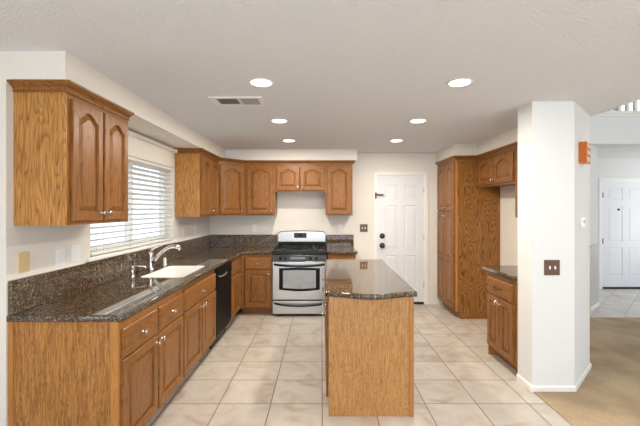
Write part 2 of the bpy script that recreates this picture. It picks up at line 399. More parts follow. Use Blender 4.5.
struct('ceiling_family_room', MB().box(2.57, 6.72, -3, 8.3, 5.2, 5.3), M_ceil)
struct('wall_upper', MB().box(2.45, 2.57, -3, 8.3, ZC+.3, 5.2), M_white_wall)
# baseboards
def base(name, path, h=.052, t=.014, m=M_trim):
    mb = MB()
    P = [Vector(p) for p in path]; n = len(P); R = []
    for i in range(n):
        ds = []
        if i > 0: ds.append((P[i]-P[i-1]).normalized())
        if i < n-1: ds.append((P[i+1]-P[i]).normalized())
        ns = [Vector((d.y, -d.x)) for d in ds]; hh = ns[0] if len(ns) == 1 else (ns[0]+ns[1]).normalized(); k = 1 if len(ns) == 1 else hh.dot(ns[0])
        R.append([Vector((P[i].x+hh.x*o/k, P[i].y+hh.y*o/k, z)) for o, z in ((0, 0), (t, 0), (t, h-.012), (t*.4, h), (0, h))])
    mb.loops(R, True, True)
    return struct(name, mb, m)
base('baseboard_column', [(CX0, CY1-.005), (CX0, CY0), (CX1, CY0), (2.53, CY0+2.53-CX1)])
base('baseboard_back', [(.53, YB), (.80, YB)])
base('baseboard_angled', [(3.937, 5.423), (4.321, 5.768)])
base('baseboard_entry', [(4.4, 6.94), (5.18, 6.94)])

# ------------------------------------------------------------------ window with blind
win = thing('window_1', (XL, 3.6, wz0), 'white sliding kitchen window behind the blind over the sink', 'window', kind='structure')
mb = MB(); x0, x1 = -1.90, -1.85
mb.box(x0, x1, wy0, wy0+.05, wz0, wz1); mb.box(x0, x1, wy1-.05, wy1, wz0, wz1); mb.box(x0, x1, wy0+.05, wy1-.05, wz0, wz0+.05); mb.box(x0, x1, wy0+.05, wy1-.05, wz1-.05, wz1)
mb.box(x0+.005, x1+.005, 3.56, 3.62, wz0+.05, wz1-.05)
mb.build('window_frame', M_trim, win)
MB().box(-1.882, -1.876, wy0+.05, wy1-.05, wz0+.05, wz1-.05).build('pane', M_glass, win)
MB().box(XL-.09, XL+.03, wy0-.06, wy1+.06, wz0-.03, wz0, .004).build('window_sill', M_trim, win)
bl = thing('window_blind', (-1.795, 3.6, 1.99), 'white horizontal slat blind lowered over the kitchen window', 'blind')
MB().box(-1.81, -1.752, wy0+.008, wy1-.008, 1.95, 1.982, .004).build('headrail', M_blind, bl)
mb = MB(); z = 1.934; sl_w = .05; tilt = math.radians(-19)
while z > 1.19:
    c, s_ = math.cos(tilt), math.sin(tilt); L0, L1 = [], []
    sec = []
    for q in (-1, -.5, 0, .5, 1):
        a = q*sl_w/2; cr = .003*(1-q*q)
        sec.append((-1.782 + a*c, z + a*(-s_) + cr))
    full = [(x, zz+.0014) for x, zz in sec] + [(x, zz-.0014) for x, zz in sec[::-1]]
    mb.loops([[Vector((x, wy0+.012, zz)) for x, zz in full], [Vector((x, wy1-.012, zz)) for x, zz in full]], True, True)
    z -= .0485
mb.build('slats', M_blind, bl)
MB().box(-1.807, -1.757, wy0+.012, wy1-.012, 1.14, 1.162, .004).build('bottom_rail', M_blind, bl)
for yy in (2.98, 3.4, 3.8, 4.21):
    mb = MB(); mb.tube([(-1.755, yy, 1.95), (-1.755, yy, 1.15)], .0016, 6); mb.tube([(-1.809, yy, 1.95), (-1.809, yy, 1.15)], .0016, 6)
    mb.build('ladder_cord', M_blind, bl)
mb = MB(); mb.tube([(-1.748, 4.30, 1.95), (-1.744, 4.30, 1.42)], .0045, 8); mb.build('tilt_wand', M_blind, bl)
rod = thing('curtain_track', (-1.735, 3.6, 2.19), 'slim white curtain track running under the soffit above the blind', 'curtain rail')
MB().box(XL, -1.72, 2.80, 4.40, 2.175, 2.205, .006).build('track', M_trim, rod)
MB().box(XL, -1.715, 4.395, 4.415, 2.168, 2.212, .004).build('end_cap', M_trim, rod)
MB().box(XL, -1.715, 2.795, 2.81, 2.168, 2.212, .004).build('end_cap', M_trim, rod)

# ------------------------------------------------------------------ base cabinets
ZT = .865
def base_cab(name, label, F, w, depth, drawers, doors, hgrain, loc, end=None, top=ZT, toe=True, stile=.035, group=None, mid=.645):
    t = thing(name, loc, label, 'cabinet', group)
    mb = MB(); mb.fbox(F, .002, w-.002, .1, top, -depth, -.02); mb.fbox(F, .002, w-.002, 0, .1, -depth, -.085)
    mb.build('body', M_oak, t)
    mb = MB(); mb.fbox(F, 0, stile, .1, ZT, -.02, 0); mb.fbox(F, w-stile, w, .1, ZT, -.02, 0)
    mb.fbox(F, stile, w-stile, .1, .135, -.02, 0); mb.fbox(F, stile, w-stile, .805, ZT, -.02, 0); mb.fbox(F, stile, w-stile, mid-.02, mid+.02, -.02, 0)
    mb.build('face_frame', M_stile if end else M_oak, t)
    for (u0, u1, v0, v1, ks) in drawers:
        d = drawer_front(sub(F, u0, v0), u1-u0, v1-v0).build('drawer', hgrain, t)
        N = F(0, 0, 1)-F(0, 0, 0)
        for k in ks: tag(knob_mb(F(u0+(u1-u0)*k, (v0+v1)/2, .02), N).build('knob', M_chrome, d), 'chrome knob')
    for (u0, u1, v0, v1, ku, kv) in doors:
        d = panel_door(sub(F, u0, v0), u1-u0, v1-v0).build('door', M_oak, t)
        N = F(0, 0, 1)-F(0, 0, 0)
        tag(knob_mb(F(u0+(.03 if ku == 0 else (u1-u0)-.03), v1-.045 if kv is None else kv, .02), N).build('knob', M_chrome, d), 'chrome knob')
    return t
XF = -1.14; DB = XF-XL-.002
DV = (.652, .818); OV = (.118, .640)
# near end of the left run
F = frame((XF, 2.085, 0), (0, 1, 0), (1, 0, 0)); w = .93
c = base_cab('base_cabinet', 'oak base cabinet at the near end of the long counter, two drawers over two doors', F, w, DB,
    [(.012, .455, *DV, (.5,)), (.475, .918, *DV, (.5,))], [(.012, .455, *OV, 1, None), (.475, .918, *OV, 0, None)], M_oak_y, (-1.44, 2.55, 0), end=True)
MB().box(XL+.001, XF, 2.079, 2.085, 0, ZT).build('end_panel', M_ply_fine, c)
MB().box(XF-.042, XF+.001, 2.074, 2.0795, 0, ZT).build('corner_stile', M_stile, c)
MB().box(XL+.001, XL+.03, 2.074, 2.0795, 0, ZT).build('corner_stile', M_stile, c)
# sink base
F = frame((XF, 3.015, 0), (0, 1, 0), (1, 0, 0)); w = .93
sk = base_cab('sink_cabinet', 'oak sink base cabinet with one wide false drawer over two doors', F, w, DB,
    [(.012, .918, *DV, (.5,))], [(.012, .455, *OV, 1, None), (.475, .918, *OV, 0, None)], M_oak_y, (-1.44, 3.48, 0), top=.66)
# narrow cabinet past the dishwasher (runs into the corner)
F = frame((XF, 4.60, 0), (0, 1, 0), (1, 0, 0)); w = .605
base_cab('corner_cabinet', 'narrow oak base cabinet between the black dishwasher and the corner', F, w, DB,
    [(.03, .55, *DV, (.5,))], [(.03, .55, *OV, 1, None)], M_oak_y, (-1.44, 4.9, 0))
# back run
YF = 5.21; DBB = YB-YF-.002
F = frame((-1.135, YF, 0), (1, 0, 0), (0, -1, 0)); w = .44
base_cab('base_cabinet', 'oak base cabinet with one drawer and one door beside the stove', F, w, DBB,
    [(.06, .42, *DV, (.5,))], [(.06, .42, *OV, 1, None)], M_oak_x, (-.91, 5.5, 0), stile=.05)
F = frame((.088, YF, 0), (1, 0, 0), (0, -1, 0)); w = .392
base_cab('base_cabinet', 'small oak base cabinet between the stove and the white door, mostly behind the island', F, w, DBB,
    [(.02, .372, *DV, (.5,))], [(.02, .372, *OV, 0, None)], M_oak_x, (.28, 5.5, 0))
# right hand base by the column
F = frame((1.72, 3.265, 0), (0, 1, 0), (-1, 0, 0)); w = .55
t = base_cab('base_cabinet', 'oak base cabinet beside the white column, one drawer over two slim doors', F, w, .575,
    [(.03, .535, *DV, ())], [(.03, .278, *OV, 1, None), (.287, .535, *OV, 0, None)], M_oak_y, (2.07, 3.56, 0))
mb = MB(); mb.tube([(1.70, 3.50, .742), (1.676, 3.51, .732), (1.672, 3.5625, .728), (1.676, 3.615, .732), (1.70, 3.625, .742)], .005, 8)
tag(mb.build('drawer_pull', M_bronze_d, t), 'dark bow pull')
MB().box(1.722, 2.293, 3.815, 3.821, 0, ZT).build('end_panel', M_ply, t)

# ------------------------------------------------------------------ island
isl = thing('kitchen_island', (.36, 3.48, 0), 'freestanding oak kitchen island with pale grained end panel', 'island')
mb = MB(); mb.box(.075, .665, 2.685, 4.28, .1, ZT); mb.box(.14, .665, 2.685, 4.28, 0, .1)
mb.build('body', M_oak, isl)
MB().box(.052, .665, 2.676, 2.6845, 0, ZT).build('end_panel', M_ply_isl, isl)
MB().box(.635, .667, 2.671, 2.6765, 0, ZT).build('corner_stile', M_stile, isl)
F = frame((.055, 2.70, 0), (0, 1, 0), (-1, 0, 0))
mb = MB(); L_ = 1.58
for u in (0, .51, 1.035, L_-.035): mb.fbox(F, u, u+.035, .1, ZT, -.02, 0)
for v0, v1 in ((.1, .135), (.805, ZT), (.625, .665)):
    for u in (.035, .545, 1.07): mb.fbox(F, u, u+.475, v0, v1, -.02, 0)
mb.build('face_frame', M_oak, isl)
for u in (.02, .535, 1.06):
    d = drawer_front(sub(F, u, DV[0]), .50, DV[1]-DV[0]).build('drawer', M_oak_y, isl); tag(knob_mb(F(u+.25, .735, .02), (-1, 0, 0)).build('knob', M_chrome, d), 'chrome knob')
    d = panel_door(sub(F, u, OV[0]), .50, OV[1]-OV[0]).build('door', M_oak, isl); tag(knob_mb(F(u+.46, .595, .02), (-1, 0, 0)).build('knob', M_chrome, d), 'chrome knob')
it = thing('island_countertop', (.37, 3.5, ZT), 'polished brown granite top with a bowed near edge on the island', 'countertop')
pl = []
for i in range(17):
    q = i/16; x = .028+(.690-.028)*q
    s_ = math.sin(PI*q)**1.9
    pl.append((x, 2.668-.095*s_))
pl += [(.716, 4.37), (.05, 4.37)]
slab('stone', pl, [], ZT+.0005, ZCT, M_granite, it, .009)

# ------------------------------------------------------------------ counters
ct = thing('countertop', (-1.44, 3.6, ZT), 'L-shaped polished brown granite counter around the sink', 'countertop')
XE = -1.112; YE = 5.18
sx0, sx1, sy0, sy1 = -1.58, -1.20, 3.19, 3.86
def rrect(x0, x1, y0, y1, r, n=5):
    o = []
    for cx, cy, a in ((x1-r, y0+r, -PI/2), (x1-r, y1-r, 0), (x0+r, y1-r, PI/2), (x0+r, y0+r, PI)):
        o += [(cx+r*math.cos(a+PI/2*i/n), cy+r*math.sin(a+PI/2*i/n)) for i in range(n+1)]
    return o
slab('stone', [(XL+.001, 2.067), (XE, 2.067), (XE, YE), (-.697, YE), (-.697, YB-.001), (XL+.001, YB-.001)], [rrect(sx0, sx1, sy0, sy1, .05)], ZT+.0005, ZCT, M_granite, ct, .008)
def splash(x0, x1, y0, y1, z1, label):
    o = MB().box(x0, x1, y0, y1, ZCT+.0004, z1, .003).build('backsplash', M_granite, at=((x0+x1)/2, (y0+y1)/2, ZCT)); return tag(o, label, 'backsplash')
splash(XL+.001, XL+.022, 2.075, YB-.001, 1.097, 'long granite backsplash under the window behind the sink')
splash(XL+.0225, -.697, YB-.022, YB-.001, 1.097, 'granite backsplash from the corner to the stove')
ct2 = thing('countertop', (.28, 5.5, ZT), 'short granite counter between the stove and the white door', 'countertop')
slab('stone', [(.078, YE), (.505, YE), (.505, YB-.001), (.078, YB-.001)], [], ZT+.0005, ZCT, M_granite, ct2, .008)
splash(.078, .505, YB-.022, YB-.001, 1.097, 'short granite backsplash between the stove and the white back door')
ct3 = thing('countertop', (2.07, 3.56, ZT), 'granite counter end beside the white column', 'countertop')
slab('stone', [(1.69, 3.262), (2.297, 3.262), (2.297, 3.405), (XR-.001, 3.405), (XR-.001, 3.90), (1.69, 3.90)], [], ZT+.0005, ZCT, M_granite, ct3, .008)
splash(XR-.022, XR-.001, 3.41, 3.90, 1.06, 'granite backsplash at the edge of the fridge space, half hidden by the column')

# sink
si = thing('kitchen_sink', (-1.405, 3.525, .70), 'white enamel sink set in the granite counter', 'sink')
mb = MB(); A = lambda d, z, r: [Vector((x, y, z)) for x, y in rrect(sx0+d, sx1-d, sy0+d, sy1-d, r)]
mb.loops([A(.0, ZCT+.003, .05), A(.006, ZCT+.003, .045), A(.012, ZCT-.006, .042), A(.025, .76, .05), A(.06, .735, .06), A(.15, .73, .05)], False, True, False)
for f in mb.bm.faces: f.smooth = True
mb.build('basin', M_porcelain, si, recalc=False)
MB().lathe((-1.405, 3.525, .731), (0, 0, 1), [(0, .042), (.003, .042), (.0035, .03), (.001, .026)], 20).build('drain', M_chrome, si)

# faucet
fa = thing('faucet', (-1.665, 3.61, ZCT), 'chrome kitchen faucet with arched pull-out spout behind the sink', 'faucet')
P0 = Vector((-1.665, 3.61, ZCT))
MB().lathe(P0, (0, 0, 1), [(0, .03), (.006, .03), (.012, .024), (.03, .021), (.11, .022), (.15, .025), (.165, .024), (.178, .014), (.182, .002)], 20).build('body', M_chrome, fa)
pts = []
for i in range(13):
    q = i/12; pts.append(P0 + Vector((.016+.25*q, .02*q, .075+.155*math.sin(q*PI*.62)-.0*q)))
mb = MB().tube(pts, [.021-.004*math.sin(PI*min(1, i/9)) for i in range(10)]+[.02, .022, .022], 12)
sp = mb.build('spout', M_chrome, fa)
e = pts[-1]; MB().lathe(e, (.25, 0, -1), [(-.005, .017), (.012, .018), (.03, .015), (.031, .003)], 14).build('nozzle', M_chrome, sp)
MB().tube([P0+Vector((0, 0, .175)), P0+Vector((.012, .0, .20)), P0+Vector((.045, .01, .222)), P0+Vector((.095, .02, .235))], [.013, .011, .009, .008], 10, .7).build('lever_handle', M_chrome, fa)
so = thing('soap_dispenser', (-1.655, 3.24, ZCT), 'chrome soap pump with long thin nozzle before the faucet', 'soap dispenser')
P1 = Vector((-1.655, 3.24, ZCT))
MB().lathe(P1, (0, 0, 1), [(0, .022), (.005, .022), (.009, .015), (.07, .0145), (.085, .017), (.098, .017), (.1, .004)], 16).build('body', M_chrome, so)
MB().tube([P1+Vector((0, 0, .088)), P1+Vector((.05, .015, .092)), P1+Vector((.095, .03, .086)), P1+Vector((.103, .032, .072))], [.008, .007, .006, .006], 10).build('nozzle', M_chrome, so)
ag = thing('air_gap', (-1.665, 3.93, ZCT), 'short pale air gap cap on the counter beyond the faucet', 'air gap cap')
MB().lathe((-1.665, 3.93, ZCT), (0, 0, 1), [(0, .022), (.004, .022), (.008, .016), (.06, .016), (.075, .014), (.08, .004)], 16).build('cap', M_plastic, ag)

# ------------------------------------------------------------------ dishwasher
dw = thing('dishwasher', (-1.43, 4.27, 0), 'black built-in dishwasher under the counter between oak cabinets', 'dishwasher')
MB().box(XL+.01, -1.145, 3.952, 4.594, .1, ZT-.003).build('body', M_black, dw)
MB().box(-1.145, -1.118, 3.958, 4.588, .135, .72, .006).build('door', M_washer, dw)
cp = MB().box(-1.145, -1.112, 3.958, 4.588, .728, ZT-.008, .006).build('control_panel', M_washer, dw)
mb = MB(); mb.tube([(-1.112, 4.0, .775), (-1.09, 4.01, .77), (-1.088, 4.12, .765), (-1.088, 4.18, .765), (-1.09, 4.27, .77), (-1.112, 4.28, .775)], .009, 8)
mb.build('latch_handle', M_steel, cp)
MB().box(-1.20, -1.185, 3.96, 4.586, 0, .1).build('kick_plate', M_black, dw)
MB().box(-1.145, -1.125, 3.958, 4.588, .105, .13, .003).build('lower_trim', M_blackgl, dw)

# ------------------------------------------------------------------ range
rx0, rx1 = -.687, .072; rc = (rx0+rx1)/2; ry = 5.165
rg = thing('gas_range', (rc, 5.48, 0), 'stainless steel gas stove with black cooktop between the oak cabinets', 'stove')
mb = MB(); mb.box(rx0, rx1, ry+.055, 5.80, .03, .862)
for x in (rx0+.05, rx1-.05):
    for y in (5.24, 5.74): mb.lathe((x, y, 0), (0, 0, 1), [(0, .02), (.03, .02)], 12)
mb.build('body', M_black, rg)
Fr = frame((rx0, ry, 0), (1, 0, 0), (0, -1, 0)); w = rx1-rx0
dr = MB().fbox(Fr, .004, w-.004, .235, .765, -.03, .005, .004).build('oven_door', M_steel, rg)
# window: dark frame with curved top and bottom, mirror-like glass
def win_outline(a, b0, b1, bow, n=10):
    o = []
    for i in range(n+1): q = i/n; o.append((a+(w-2*a)*q, b0-bow*math.sin(PI*q)))
    for i in range(n+1): q = i/n; o.append((w-a-(w-2*a)*q, b1+bow*math.sin(PI*q)*.3))
    return o
def plate(outl, n0, n1):
    mb = MB(); return mb.loops([[Fr(u, v, n0) for u, v in outl], [Fr(u, v, n1) for u, v in outl]], True, True)
plate(win_outline(.095, .375, .675, .022), .004, .009).build('window_frame', M_blackgl, dr)
plate(win_outline(.15, .40, .645, .012), .0085, .0105).build('oven_window', M_ovenglass, dr)
def bowed_handle(z, drop, out):
    pts = []
    for i in range(15):
        q = i/14; pts.append(Fr(.03+(w-.06)*q, z-drop*math.sin(PI*q)**.8, .006+out*math.sin(PI*q)**.45))
    return MB().tube(pts, .0145, 10)
bowed_handle(.728, .022, .05).build('handle', M_black, dr)
MB().fbox(Fr, .004, w-.004, .218, .235, -.03, -.004).build('gap_seal', M_gap, rg)
d2 = MB().fbox(Fr, .004, w-.004, .035, .218, -.03, .005, .004).build('storage_drawer', M_steel, rg)
bowed_handle(.185, .03, .035).build('handle', M_black, d2)
# control panel, slightly raked
mb = MB(); R_ = lambda u: [Fr(u, .77, 0), Fr(u, .775, .01), Fr(u, .852, -.004), Fr(u, .862, -.012), Fr(u, .862, -.05), Fr(u, .77, -.05)]
mb.loops([R_(.002), R_(w-.002)], True, True); cpn = mb.build('control_panel', M_panel_gr, rg)
for u in (.115, .19, .535, .615):
    k = MB().lathe(Fr(u, .812, .001), Vector((0, -1, .18)), [(0, .023), (.006, .023), (.01, .018), (.026, .016), (.028, .012)], 16).build('burner_knob', M_black, cpn)
plate([(.255, .80), (.46, .80), (.46, .83), (.255, .83)], .0, .0065).build('center_plate', M_steel_d, cpn)
MB().box(rx0+.002, rx1-.002, ry+.004, 5.72, .8635, .915, .006).build('cooktop', M_black, rg)
for x in (rx0+.17, rx1-.17):
    for y in (5.30, 5.56):
        MB().lathe((x, y, .914), (0, 0, 1), [(0, .05), (.008, .05), (.012, .038), (.02, .036), (.024, .03), (.025, .004)], 18).build('burner', M_iron, rg)
MB().lathe((rc, 5.43, .914), (0, 0, 1), [(0, .045), (.01, .045), (.014, .03), (.02, .03), (.021, .004)], 18).build('burner', M_iron, rg)
for a, b in ((rx0+.03, rx0+.30), (rx0+.305, rx1-.305), (rx1-.30, rx1-.03)):
    mb = MB(); y0, y1 = 5.215, 5.665; h = .946; r = .0055
    for x in (a, b): mb.tube([(x, y0, h-.03), (x, y0, h), (x, y1, h), (x, y1, h-.03)], r, 6)
    for y in (y0, (y0+y1)/2, y1): mb.tube([(a, y, h), (b, y, h)], r, 6)
    m_ = (a+b)/2
    for y in ((5.30, 5.56) if b-a > .2 else (5.43,)):
        for k in range(4):
            an = PI/4+PI/2*k
            mb.tube([(m_+.025*math.cos(an), y+.025*math.sin(an), h+.004), (m_+.1*math.cos(an), y+.1*math.sin(an), h+.004)], r, 6)
    mb.build('grate', M_iron, rg)
# backguard with rounded shoulders
FB = frame((rx0, 5.80, 0), (1, 0, 0), (0, -1, 0))
o = [(.004, .985), (w-.004, .985)]
for i in range(7): a = i/6*PI/2; o.append((w-.054+.05*math.cos(a), 1.1+.052*math.sin(a)))
for i in range(7): q = i/6; o.append((w-.06-(w-.12)*q, 1.153+.012*math.sin(PI*q)))
for i in range(7): a = PI/2+i/6*PI/2; o.append((.054+.05*math.cos(a), 1.1+.052*math.sin(a)))
mb = MB().loops([[FB(u, v, 0) for u, v in o], [FB(u, v, .05) for u, v in o], [FB(u, v, .06) for u, v in inset(o, .01)]], True, True)
bgd = mb.build('backguard', M_steel, rg)
mb = MB(); mb.fbox(FB, .262, .455, 1.052, 1.128, .058, .064, .002); disp = mb.build('display', M_blackgl, bgd)
for k0 in (.275, .385):
    mb = MB()
    for i in range(3):
        for j in range(2): mb.fbox(FB, k0+i*.022, k0+.015+i*.022, 1.066+j*.026, 1.08+j*.026, .063, .0655)
    mb.build('keypad', M_panel_gr, disp)
mb = MB(); mb.fbox(FB, .006, w-.006, .90, .988, 0, .045); mb.build('vent_panel', M_black, rg)

# ------------------------------------------------------------------ upper cabinets
ZU0, ZU1 = 1.405, 2.169
def wall_cab(name, label, F, w, depth, z0, z1, doors, loc, arch=.045, stile=.03, knob_z=None, group=None):
    t = thing(name, loc, label, 'cabinet', group)
    MB().fbox(F, .001, w-.001, z0+.012, z1, -depth, -.02).build('body', M_oak, t)
    mb = MB(); mb.fbox(F, 0, stile, z0, z1, -.02, 0); mb.fbox(F, w-stile, w, z0, z1, -.02, 0); mb.fbox(F, stile, w-stile, z0, z0+.04, -.02, 0); mb.fbox(F, stile, w-stile, z1-.05, z1, -.02, 0)
    mb.build('face_frame', M_oak, t)
    N = F(0, 0, 1)-F(0, 0, 0)
    for (u0, u1, k) in doors:
        d = panel_door(sub(F, u0, z0+.022), u1-u0, z1-z0-.05, arch=arch, st=.05).build('door', M_oak, t)
        if k is not None: tag(knob_mb(F(u0+.025 if k == 0 else u1-.025, z0+.07, .02), N).build('knob', M_chrome, d), 'chrome knob')
    return t
XU = -1.46; DU = XU-XL-.002
F = frame((XU, 2.12, 0), (0, 1, 0), (1, 0, 0)); w = .668
c1 = wall_cab('wall_cabinet', 'oak wall cabinet with two arched doors hung before the window', F, w, DU, ZU0, ZU1, [(.028, .325, 1), (.343, .64, 0)], (-1.6, 2.45, ZU0))
MB().box(XL+.001, XU, 2.114, 2.1205, ZU0, ZU1).build('end_panel', M_ply, c1)
MB().box(XL+.001, XU, 2.788, 2.793, ZU0, ZU1).build('end_panel', M_ply, c1)
sg = crown([(XL+.001, 2.114), (XU+.002, 2.114), (XU+.002, 2.793)], ZU1-.002); sg(0, 1).build('crown', M_oak_y, c1)
cp_ = crown([(XL+.001, 4.436), (XU+.002, 4.436), (XU+.002, 5.22), (-1.153, 5.527), (-.697, 5.527), (.062, 5.527), (.463, 5.527), (.463, YB-.001)], ZU1-.002)
F = frame((XU, 4.442, 0), (0, 1, 0), (1, 0, 0)); w = .776
c2 = wall_cab('wall_cabinet', 'oak wall cabinet with two arched doors between the blind and the corner', F, w, DU, ZU0, ZU1, [(.025, .38, 1), (.396, .75, 0)], (-1.6, 4.83, ZU0))
MB().box(XL+.001, XU, 4.436, 4.4425, ZU0, ZU1).build('end_panel', M_ply, c2); cp_(0, 1).build('crown', M_oak_y, c2)
r2 = math.sqrt(.5); LD = math.hypot(.305, .305)
F = frame((XU, 5.22, 0), (1, 1, 0), (1, -1, 0))
c3 = thing('corner_wall_cabinet', (-1.6, 5.6, ZU0), 'oak wall cabinet set diagonally across the corner with one arched door', 'cabinet')
MB().prism([(XL+.001, 5.221), (XU-.015, 5.221), (-1.156, 5.54), (-1.156, YB-.001), (XL+.001, YB-.001)], ZU0+.012, ZU1).build('body', M_oak, c3)
mb = MB(); mb.fbox(F, 0, .03, ZU0, ZU1, -.012, 0); mb.fbox(F, LD-.03, LD, ZU0, ZU1, -.012, 0); mb.fbox(F, .03, LD-.03, ZU0, ZU0+.04, -.012, 0); mb.fbox(F, .03, LD-.03, ZU1-.05, ZU1, -.012, 0)
mb.build('face_frame', M_oak, c3)
d = panel_door(sub(F, .025, ZU0+.022), LD-.05, ZU1-ZU0-.05, arch=.045, st=.05).build('door', M_oak, c3)
tag(knob_mb(F(LD-.055, ZU0+.07, .02), (1, -1, 0)).build('knob', M_chrome, d), 'chrome knob'); cp_(2).build('crown', M_oak_x, c3)
YU = 5.525; DUB = YB-YU-.002
F = frame((-1.153, YU, 0), (1, 0, 0), (0, -1, 0))
c4 = wall_cab('wall_cabinet', 'oak wall cabinet with one arched door next to the diagonal corner cabinet', F, .456, DUB, ZU0, ZU1, [(.045, .425, 1)], (-.92, 5.68, ZU0), stile=.05); cp_(3).build('crown', M_oak_x, c4)
F = frame((-.697, YU, 0), (1, 0, 0), (0, -1, 0))
c5 = wall_cab('wall_cabinet', 'short oak wall cabinet with two doors hung over the stove', F, .759, DUB, 1.755, ZU1, [(.025, .37, 1), (.385, .735, 0)], (-.31, 5.68, 1.755)); cp_(4).build('crown', M_oak_x, c5)
F = frame((.062, YU, 0), (1, 0, 0), (0, -1, 0))
c6 = wall_cab('wall_cabinet', 'oak wall cabinet with one arched door nearest the white paneled door', F, .401, DUB, ZU0, ZU1, [(.025, .375, None)], (.26, 5.68, ZU0)); cp_(5, 6).build('crown', M_oak_x, c6)
# pantry
cr = crown([(1.828, 5.81), (1.828, 5.048), (2.138, 5.048), (2.138, 4.085), (2.138, 3.41)], ZU1-.002)
pn = thing('pantry_cabinet', (2.13, 5.43, 0), 'tall oak pantry cabinet with wide grained side panel beside the back wall', 'cabinet')
F = frame((1.83, 5.055, 0), (0, 1, 0), (-1, 0, 0)); w = .755
mb = MB(); mb.fbox(F, .002, w, .1, ZU1, -.605, -.02); mb.fbox(F, .002, w, 0, .1, -.605, -.07); mb.build('body', M_oak, pn)
mb = MB(); mb.fbox(F, 0, .03, .1, ZU1, -.02, 0); mb.fbox(F, w-.03, w, .1, ZU1, -.02, 0)
for v0, v1 in ((.1, .135), (1.43, 1.50), (ZU1-.05, ZU1)): mb.fbox(F, .03, w-.03, v0, v1, -.02, 0)
mb.build('face_frame', M_oak, pn)
for u0, u1, k in ((.025, .37, 1), (.385, .73, 0)):
    d = panel_door(sub(F, u0, 1.475), u1-u0, ZU1-.03-1.475, arch=.045, st=.05).build('door', M_oak, pn)
    tag(knob_mb(F(u0+.025 if k == 0 else u1-.025, 1.52, .02), (-1, 0, 0)).build('knob', M_chrome, d), 'chrome knob')
    d = panel_door(sub(F, u0, .12), u1-u0, 1.455-.12, st=.05, mid=.67).build('door', M_oak, pn)
    tag(knob_mb(F(u0+.025 if k == 0 else u1-.025, 1.40, .02), (-1, 0, 0)).build('knob', M_chrome, d), 'chrome knob')
mb = MB(); mb.box(1.83, XR-.003, 5.048, 5.0555, .1, ZU1); mb.box(1.90, XR-.003, 5.048, 5.0555, 0, .1); mb.build('side_panel', M_ply_dark, pn)
MB().box(1.828, 1.86, 5.044, 5.049, .1, ZU1).build('corner_stile', M_stile, pn)
cr(0, 1).build('crown', M_oak_y, pn)
F = frame((2.14, 4.085, 0), (0, 1, 0), (-1, 0, 0)); w = .958
c7 = wall_cab('wall_cabinet', 'short oak wall cabinet high over the empty fridge space', F, w, XR-2.14-.003, 1.79, ZU1, [(.025, .47, 1), (.487, .935, 0)], (2.29, 4.56, 1.79)); cr(2).build('crown', M_oak_y, c7)
F = frame((2.14, 3.41, 0), (0, 1, 0), (-1, 0, 0)); w = .67
c8 = wall_cab('wall_cabinet', 'oak wall cabinet almost hidden behind the white column', F, w, XR-2.14-.003, ZU0, ZU1, [(.025, .335, 1), (.345, .645, 0)], (2.29, 3.69, ZU0)); cr(3).build('crown', M_oak_y, c8)

# ------------------------------------------------------------------ doors
def six_panel(F, w, h, t):
    mb = MB(); vs = [0, h*.395+.02, h*.80, h]; um = w/2
    for i, (v0, v1) in enumerate(zip(vs, vs[1:])):
        b0 = (.22 if i == 0 else .055); b1 = (.12 if i == 2 else .055)
        for u0, u1 in ((0, um), (um, w)):
            a0 = .11 if u0 == 0 else .055; a1 = .055 if u0 == 0 else .11
            raised(mb, F, u0, u1, v0, v1, (u0+a0, u1-a1, v0+b0, v1-b1), t, 0, edge=.0004, field=.035, depth=.010, raise_to=.003, K=3)
    return mb
def door(name, label, x0, x1, y, zt, hinge_right, hw):
    t = thing(name, ((x0+x1)/2, y, 0), label, 'door', kind='structure')
    F = frame((x0+.02, y+.045, .02), (1, 0, 0), (0, -1, 0)); w = x1-x0-.04
    lf = six_panel(F, w, zt-.045, .04).build('door_leaf', M_door, t)
    mb = MB(); mb.box(x0, x0+.018, y-.001, y+.12, 0, zt); mb.box(x1-.018, x1, y-.001, y+.12, 0, zt); mb.box(x0+.018, x1-.018, y-.001, y+.12, zt-.018, zt); mb.build('door_jamb', M_trim, t)
    mb = MB(); cw = .05
    mb.box(x0-cw, x0+.006, y-.018, y-.0005, 0, zt+cw, .004); mb.box(x1-.006, x1+cw, y-.018, y-.0005, 0, zt+cw, .004); mb.box(x0+.006, x1-.006, y-.018, y-.0005, zt-.006, zt+cw, .004)
    mb.build('casing', M_trim, t)
    MB().box(x0+.019, x1-.019, y-.003, y+.10, .001, .019).build('threshold', M_gap, t)
    MB().box(x0+.021, x1-.021, y-.012, y+.004, .005, .036).build('door_sweep', M_gap, t)
    return t, lf
t, lf = door('door_1', 'white six panel back door between the stove wall and the pantry', dx0, dx1, YB, dzt, True, None)
yl = YB+.005
for z, nm in ((1.075, 'deadbolt'), (.925, 'door_knob')):
    x = dx0+.085
    prof = [(0, .044), (.008, .043), (.011, .026), (.02, .02), (.024, .012)] if nm == 'deadbolt' else [(0, .044), (.008, .042), (.012, .018), (.03, .016), (.036, .03), (.055, .036), (.066, .026), (.068, .004)]
    MB().lathe((x, yl, z), (0, -1, 0), prof, 18).build(nm, M_bronze_d, lf)
mb = MB(); mb.box(dx0-.03, dx0-.008, YB-.03, YB-.018, 1.66, 1.76, .002); mb.tube([(dx0-.02, YB-.03, 1.73), (dx0+.01, YB-.045, 1.73), (dx0+.10, YB-.03, 1.73), (dx0+.10, YB-.03, 1.715), (dx0+.0, YB-.04, 1.715)], .006, 8)
tag(mb.build('swing_bar_latch', M_bronze_d, t), 'dark swing bar latch')
for z in (.3, 1.05, 1.8): MB().box(dx1-.03, dx1-.012, YB-.006, YB+.004, z-.045, z+.045, .002).build('hinge', M_pale_grey, t)
t, lf = door('door_2', 'white six panel entry door at the far end of the tiled entry', ex0, ex1, 6.94, 2.035, False, None)
